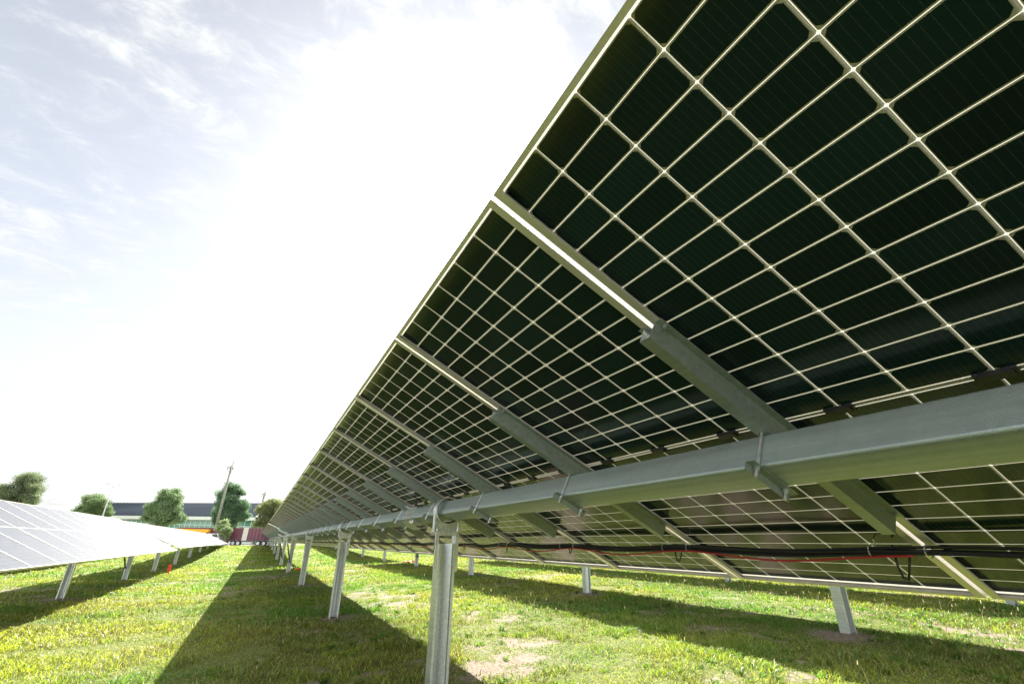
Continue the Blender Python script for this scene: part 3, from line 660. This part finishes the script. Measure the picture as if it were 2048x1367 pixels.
a = MB(); a.box(-2.4, 2.0, 0, 2.0, .9-gC+.0, 1.35-gC); a.build('bed', M['steel'], cr_)
a = MB(); a.prism([(2.1, .9-gC), (3.6, .9-gC), (3.6, 1.5-gC), (3.3, 2.0-gC), (2.1, 2.0-gC)], 'y', 0, 2.0); c_ = a.build('cab', M['white'], cr_)
a = MB(); a.prism([(2.7, 1.6-gC), (3.5, 1.6-gC), (3.25, 1.92-gC), (2.7, 1.92-gC)], 'y', -.02, -.004); a.build('cab_window', simple('dark_glass', (.03, .04, .045), .1), c_)
for xx in (-1.6, -.7, 3.1):
    a = MB(); a.tube([(xx, -.05, .34), (xx, .25, .34)], .34, 18); a.build('wheel', M['tyre'], cr_)
# ------------------------------------------------------------------ trees
m, nt, b = material('tree_leaves'); N = nt.nodes; L = nt.links; N.remove(b)
at = N.new('ShaderNodeAttribute'); at.attribute_name = 'tint'
df = N.new('ShaderNodeBsdfDiffuse'); tr = N.new('ShaderNodeBsdfTranslucent'); L.new(at.outputs['Color'], df.inputs[0]); L.new(at.outputs['Color'], tr.inputs[0])
m1 = N.new('ShaderNodeMixShader'); m1.inputs[0].default_value = 0.5; L.new(df.outputs[0], m1.inputs[1]); L.new(tr.outputs[0], m1.inputs[2]); L.new(m1.outputs[0], N['Material Output'].inputs[0])
M['leaf'] = m; M['bark'] = simple('bark', (0.16, 0.13, 0.10), .9, var=.3, scale=5)
def tree(lat, D, blobs, label, base=None, leaf=.17, dens=150, col=(.085, .125, .06), seed=1, trunk=.16):
    """blobs: (lateral, height, radius) foliage masses measured on the tree"""
    rs = np.random.default_rng(seed); zb = gz(lat, D); p = wp(lat, D, zb)
    t = empty('tree', p); tag(t, label, 'tree', 'street trees behind the solar rows')
    a = MB(); zlow = min(b_[1]-b_[2] for b_ in blobs)
    mainx = sum(b_[0]*b_[2] for b_ in blobs)/sum(b_[2] for b_ in blobs)
    ztop = max(b_[1] for b_ in blobs)
    lx = lambda la, dd, z: (RT.x*(la-lat)+H.x*dd, RT.y*(la-lat)+H.y*dd, z-zb)
    pts = [lx(lat, 0, zb-.3), lx(lat+.05, 0, zb+(zlow-zb)*.6), lx((lat+mainx)/2, 0, zlow+.5), lx(mainx, 0, (zlow+ztop)/2), lx(mainx, 0, ztop)]
    a.tube(pts, [trunk*1.25, trunk, trunk*.85, trunk*.55, trunk*.15], 8)
    Vv, Cc = [], []
    for (la, hz_, r_) in blobs:
        dd = rs.normal(0, r_*.35); c0 = Vector(lx(la, dd, hz_)); s0 = Vector(lx(mainx, 0, max(zlow+.4, hz_-r_*1.2)))
        a.tube([s0, s0.lerp(c0, .5)+Vector((0, 0, .1)), c0], [trunk*.45, trunk*.3, trunk*.1], 6)
        ns = max(9, int(15*r_)); sub = []
        for _ in range(ns):
            v = rs.normal(size=3); v /= np.linalg.norm(v); q = np.array(c0)+v*r_*(.35+.55*rs.random())*np.array([1, 1, .85]); sub.append((q, r_*(.36+.30*rs.random())))
            a.tube([c0, Vector(q)], [trunk*.12, trunk*.05], 4, cap=False)
        for (q, rr) in sub:
            n = int(dens*rr*rr*4.8); v = rs.normal(size=(n, 3)); v /= np.linalg.norm(v, axis=1)[:, None]
            P = q+v*rr*(rs.random((n, 1))**.6)*np.array([1.1, 1.1, .8])
            e1 = rs.normal(size=(n, 3)); e1 /= np.linalg.norm(e1, axis=1)[:, None]; e2 = np.cross(e1, rs.normal(size=(n, 3))); e2 /= np.linalg.norm(e2, axis=1)[:, None]
            s_ = leaf*(.5+.7*rs.random((n, 1))); e1 = e1*s_; e2 = e2*s_*.5
            Vv.append(np.stack([P-e1*.5, P+e2*.5, P+e1*.5, P-e2*.5], 1))
            cc = np.array(col)*1.5*(.6+.8*rs.random((n, 1)))*(.75+.5*rs.random()); Cc.append(np.repeat(np.concatenate([cc, np.ones((n, 1))], 1)[:, None, :], 4, 1))
    a.build('trunk', M['bark'], t, smooth=True)
    Vv = np.concatenate(Vv).reshape(-1, 3); Cc = np.concatenate(Cc).reshape(-1, 4); F = np.arange(len(Vv)).reshape(-1, 4)
    link('crown', np_mesh('crown', Vv, F, [M['leaf']], attrs={'tint': Cc}), t)
def pxblobs(D, L_):
    out = []
    for (px, py, pr) in L_:
        p = ray(px, py, D); q = ray(px+pr, py, D); out.append(((p-CAM).dot(RT), p.z, abs((q-p).dot(RT))))
    return out
TREES = [
 (72, (48, 1050), [(38, 962, 22), (58, 958, 20), (70, 975, 14), (20, 985, 22), (45, 985, 24), (8, 1000, 20), (62, 1002, 16), (30, 1005, 20)], 'spreading tree at the far left, thin crown with sky showing through', (.13, .16, .09), 130),
 (76, (190, 1060), [(190, 1003, 18), (172, 1012, 18), (205, 1010, 18), (160, 1022, 14), (190, 1024, 22), (215, 1022, 12)], 'rounded tree behind the double-armed street lamp', (.12, .165, .08), 210),
 (72, (330, 1062), [(336, 988, 17), (345, 1000, 18), (322, 1000, 16), (318, 1020, 22), (345, 1022, 20), (305, 1018, 15), (358, 1036, 14), (300, 1034, 12), (330, 1042, 20)], 'full domed tree in front of the middle of the blue-roofed building', (.13, .18, .09), 240),
 (68, (455, 1068), [(463, 978, 16), (452, 990, 16), (478, 985, 12), (462, 1004, 20), (480, 1010, 16), (445, 1020, 18), (470, 1030, 20), (486, 1030, 12), (438, 1040, 12), (460, 1046, 18)], 'tall dense tree right behind the leaning-looking power pole', (.10, .16, .09), 260),
 (60, (450, 1083), [(450, 1044, 10), (444, 1056, 12), (457, 1056, 11), (450, 1066, 12)], 'small round tree at the foot of the power pole', (.18, .23, .11), 240),
 (66, (540, 1075), [(545, 1012, 16), (525, 1018, 13), (558, 1010, 14), (535, 1030, 16), (522, 1046, 14), (552, 1035, 18), (545, 1055, 18), (570, 1015, 16)], 'bushy olive tree touching the far end of the overhead panels', (.15, .175, .08), 230)]
for k, (D, (bx_, by_), bl, lab, col, dn) in enumerate(TREES):
    p = ray(bx_, by_, D); tree((p-CAM).dot(RT), D, pxblobs(D, bl), lab, col=col, dens=dn, seed=30+k)
# ------------------------------------------------------------------ poles, lamp, wires
M['wood'] = simple('weathered_pole', (0.20, 0.21, 0.17), .85, var=.2, scale=3); M['lampgrey'] = simple('lamp_grey', (.42, .43, .42), .5, var=.05, scale=4)
def power_pole(px, ptop, D, label):
    q = ray(px, 1050, D); lat = (q-CAM).dot(RT); zt_ = ray(px, ptop, D).z; zb = gz(lat, D); p = wp(lat, D, zb)
    t = empty('power_pole', p, -YAW); tag(t, label, 'power pole')
    a = MB(); a.tube([(0, 0, -.4), (0, 0, zt_-zb-.8)], [.20, .11], 10); a.build('pole', M['wood'], t, smooth=True)
    a = MB(); a.box(-.06, .06, -.6, .6, zt_-zb-1.15, zt_-zb-1.05); a.box(-.16, .16, -.06, .06, zt_-zb-1.6, zt_-zb-1.5); a.build('crossarm', M['wood'], t)
    for (x_, y_, z_) in ((-.12, -.5, -.9), (.12, 0, -.2), (-.08, .5, -.7), (0.12, 0, -1.3)):
        a = MB(); z_ += zt_-zb; a.tube([(x_, y_, z_-.55), (x_, y_, z_)], [.05, .04], 8); a.build('insulator', M['steel'], t)
    return lat, D, zt_
pA = power_pole(433, 918, 62, 'tall tapering power pole standing among the trees')
pB = power_pole(515, 975, 84, 'distant power pole just left of the panel edge, behind the olive tree')
q = ray(205, 1032, 66); lat = (q-CAM).dot(RT); zb = gz(lat, 66)
sl = empty('street_lamp', wp(lat, 66, zb), -YAW); tag(sl, 'grey street lamp with two curved arms above the rounded tree', 'street lamp')
zt_ = ray(222, 975, 66).z-zb
a = MB(); a.tube([(0, 0, -.2), (0, 0, zt_)], [.11, .055], 10); a.build('pole', M['lampgrey'], sl, smooth=True)
for s, dz in ((-1, .55), (1, .35)):
    a = MB(); a.tube([(0, 0, zt_-.05), (s*.10, 0, zt_+dz*.55), (s*.35, 0, zt_+dz*.9), (s*.8, 0, zt_+dz)], .03, 6); ar = a.build('arm', M['lampgrey'], sl, smooth=True)
    a = MB(); a.prism([(s*.75, zt_+dz+.04), (s*.8, zt_+dz-.05), (s*1.25, zt_+dz-.04), (s*1.2, zt_+dz+.05)], 'y', -.12, .12); a.build('lamp_head', M['lampgrey'], ar)
for k, (dy, dz, lab) in enumerate(((-.5, -.9, 'lowest thin wire sagging left from the tall power pole'), (0, -.2, 'highest thin wire running left from the tall power pole'), (.5, -.7, 'middle thin wire running left from the tall power pole'))):
    A_ = wp(pA[0], pA[1]+dy, pA[2]+dz); B_ = wp(-120, 66+dy, pA[2]+dz+3.5)
    a = MB(); a.tube([A_.lerp(B_, i/24)-Vector((0, 0, 2.4*4*(i/24)*(1-i/24))) for i in range(25)], .006, 4)
    tag(a.build('power_line', M['steel']), lab, 'power line', 'overhead wires')
# ------------------------------------------------------------------ markers and bits on the ground
def stake(x, y, h, lab):
    z = zgf(x, y); t = empty('marker_stake', (x, y, z)); tag(t, lab, 'marker stake')
    a = MB(); a.prism([(-.022, -.05), (.022, -.05), (.022, h*.62), (-.022, h*.62)], 'y', -.02, .02, M=Matrix.Rotation(R(3), 4, 'Y')); a.build('stake', M['redpaint'], t)
    a = MB(); n = 8
    for i in range(5): a.poly([(-.05+.01*i, -.022-.004*i, h*.5+i*h*.1), (.05, -.022-.003*i, h*.5+i*h*.1), (.045, -.026, h*.5+(i+1)*h*.1), (-.05, -.027, h*.5+(i+1)*h*.1)])
    a.box(-.052, .055, -.021, .021, h*.4, h*.95); a.build('ribbon', M['redpaint'], t)
stake(-4.45, 25.4, .40, 'red marker stake standing in the grass beside the left row posts')
def rubble(x, y, lab, col, n=7, s=.07):
    z = zgf(x, y); a = MB()
    for i in range(n):
        c = Vector((random.gauss(0, s*1.5), random.gauss(0, s*1.5), s*.35)); rr_ = s*random.uniform(.5, 1.1)
        mm_ = Matrix.Translation(c)@Matrix.Rotation(random.random()*6, 4, 'Z')@Matrix.Rotation(random.random(), 4, 'X')
        a.prism([(rr_*math.cos(R(t_))*random.uniform(.7, 1.1), rr_*math.sin(R(t_))*random.uniform(.7, 1.1)) for t_ in range(0, 360, 60)], 'z', -rr_*.3, rr_*.3, M=mm_)
    o = a.build('orange_netting', col, loc=(x, y, z)); tag(o, lab, 'safety netting')
rubble(.62, 25.0, 'crumpled orange netting lying beside the overhead row posts', M['orange'], 8, .10)
rubble(6.4, 27.5, 'crumpled orange netting lying near the posts of the right-hand row', M['orange'], 9, .12)
for k, (x, y) in enumerate(((-4.62, 17.2), (-4.75, 22.1), (-4.7, 22.6), (-4.55, 23.0))):
    a = MB(); mm_ = Matrix.Rotation(random.random()*6, 4, 'Z')
    a.prism([(.06*math.cos(R(t_))*random.uniform(.6, 1.1), .05*math.sin(R(t_))*random.uniform(.6, 1.1)) for t_ in range(0, 360, 45)], 'z', -.01, .045, M=mm_)
    o = a.build('stone', simple('pale_stone', (.5, .48, .43), .9, var=.1, scale=20), loc=(x, y, zgf(x, y)))
    tag(o, ('pale stone by the nearest visible post of the left row', 'pale stone just past the damper post of the left row', 'pale stone in the middle of the three before the red stake', 'pale stone closest to the red stake')[k], 'stone', 'stones in the left row shadow')
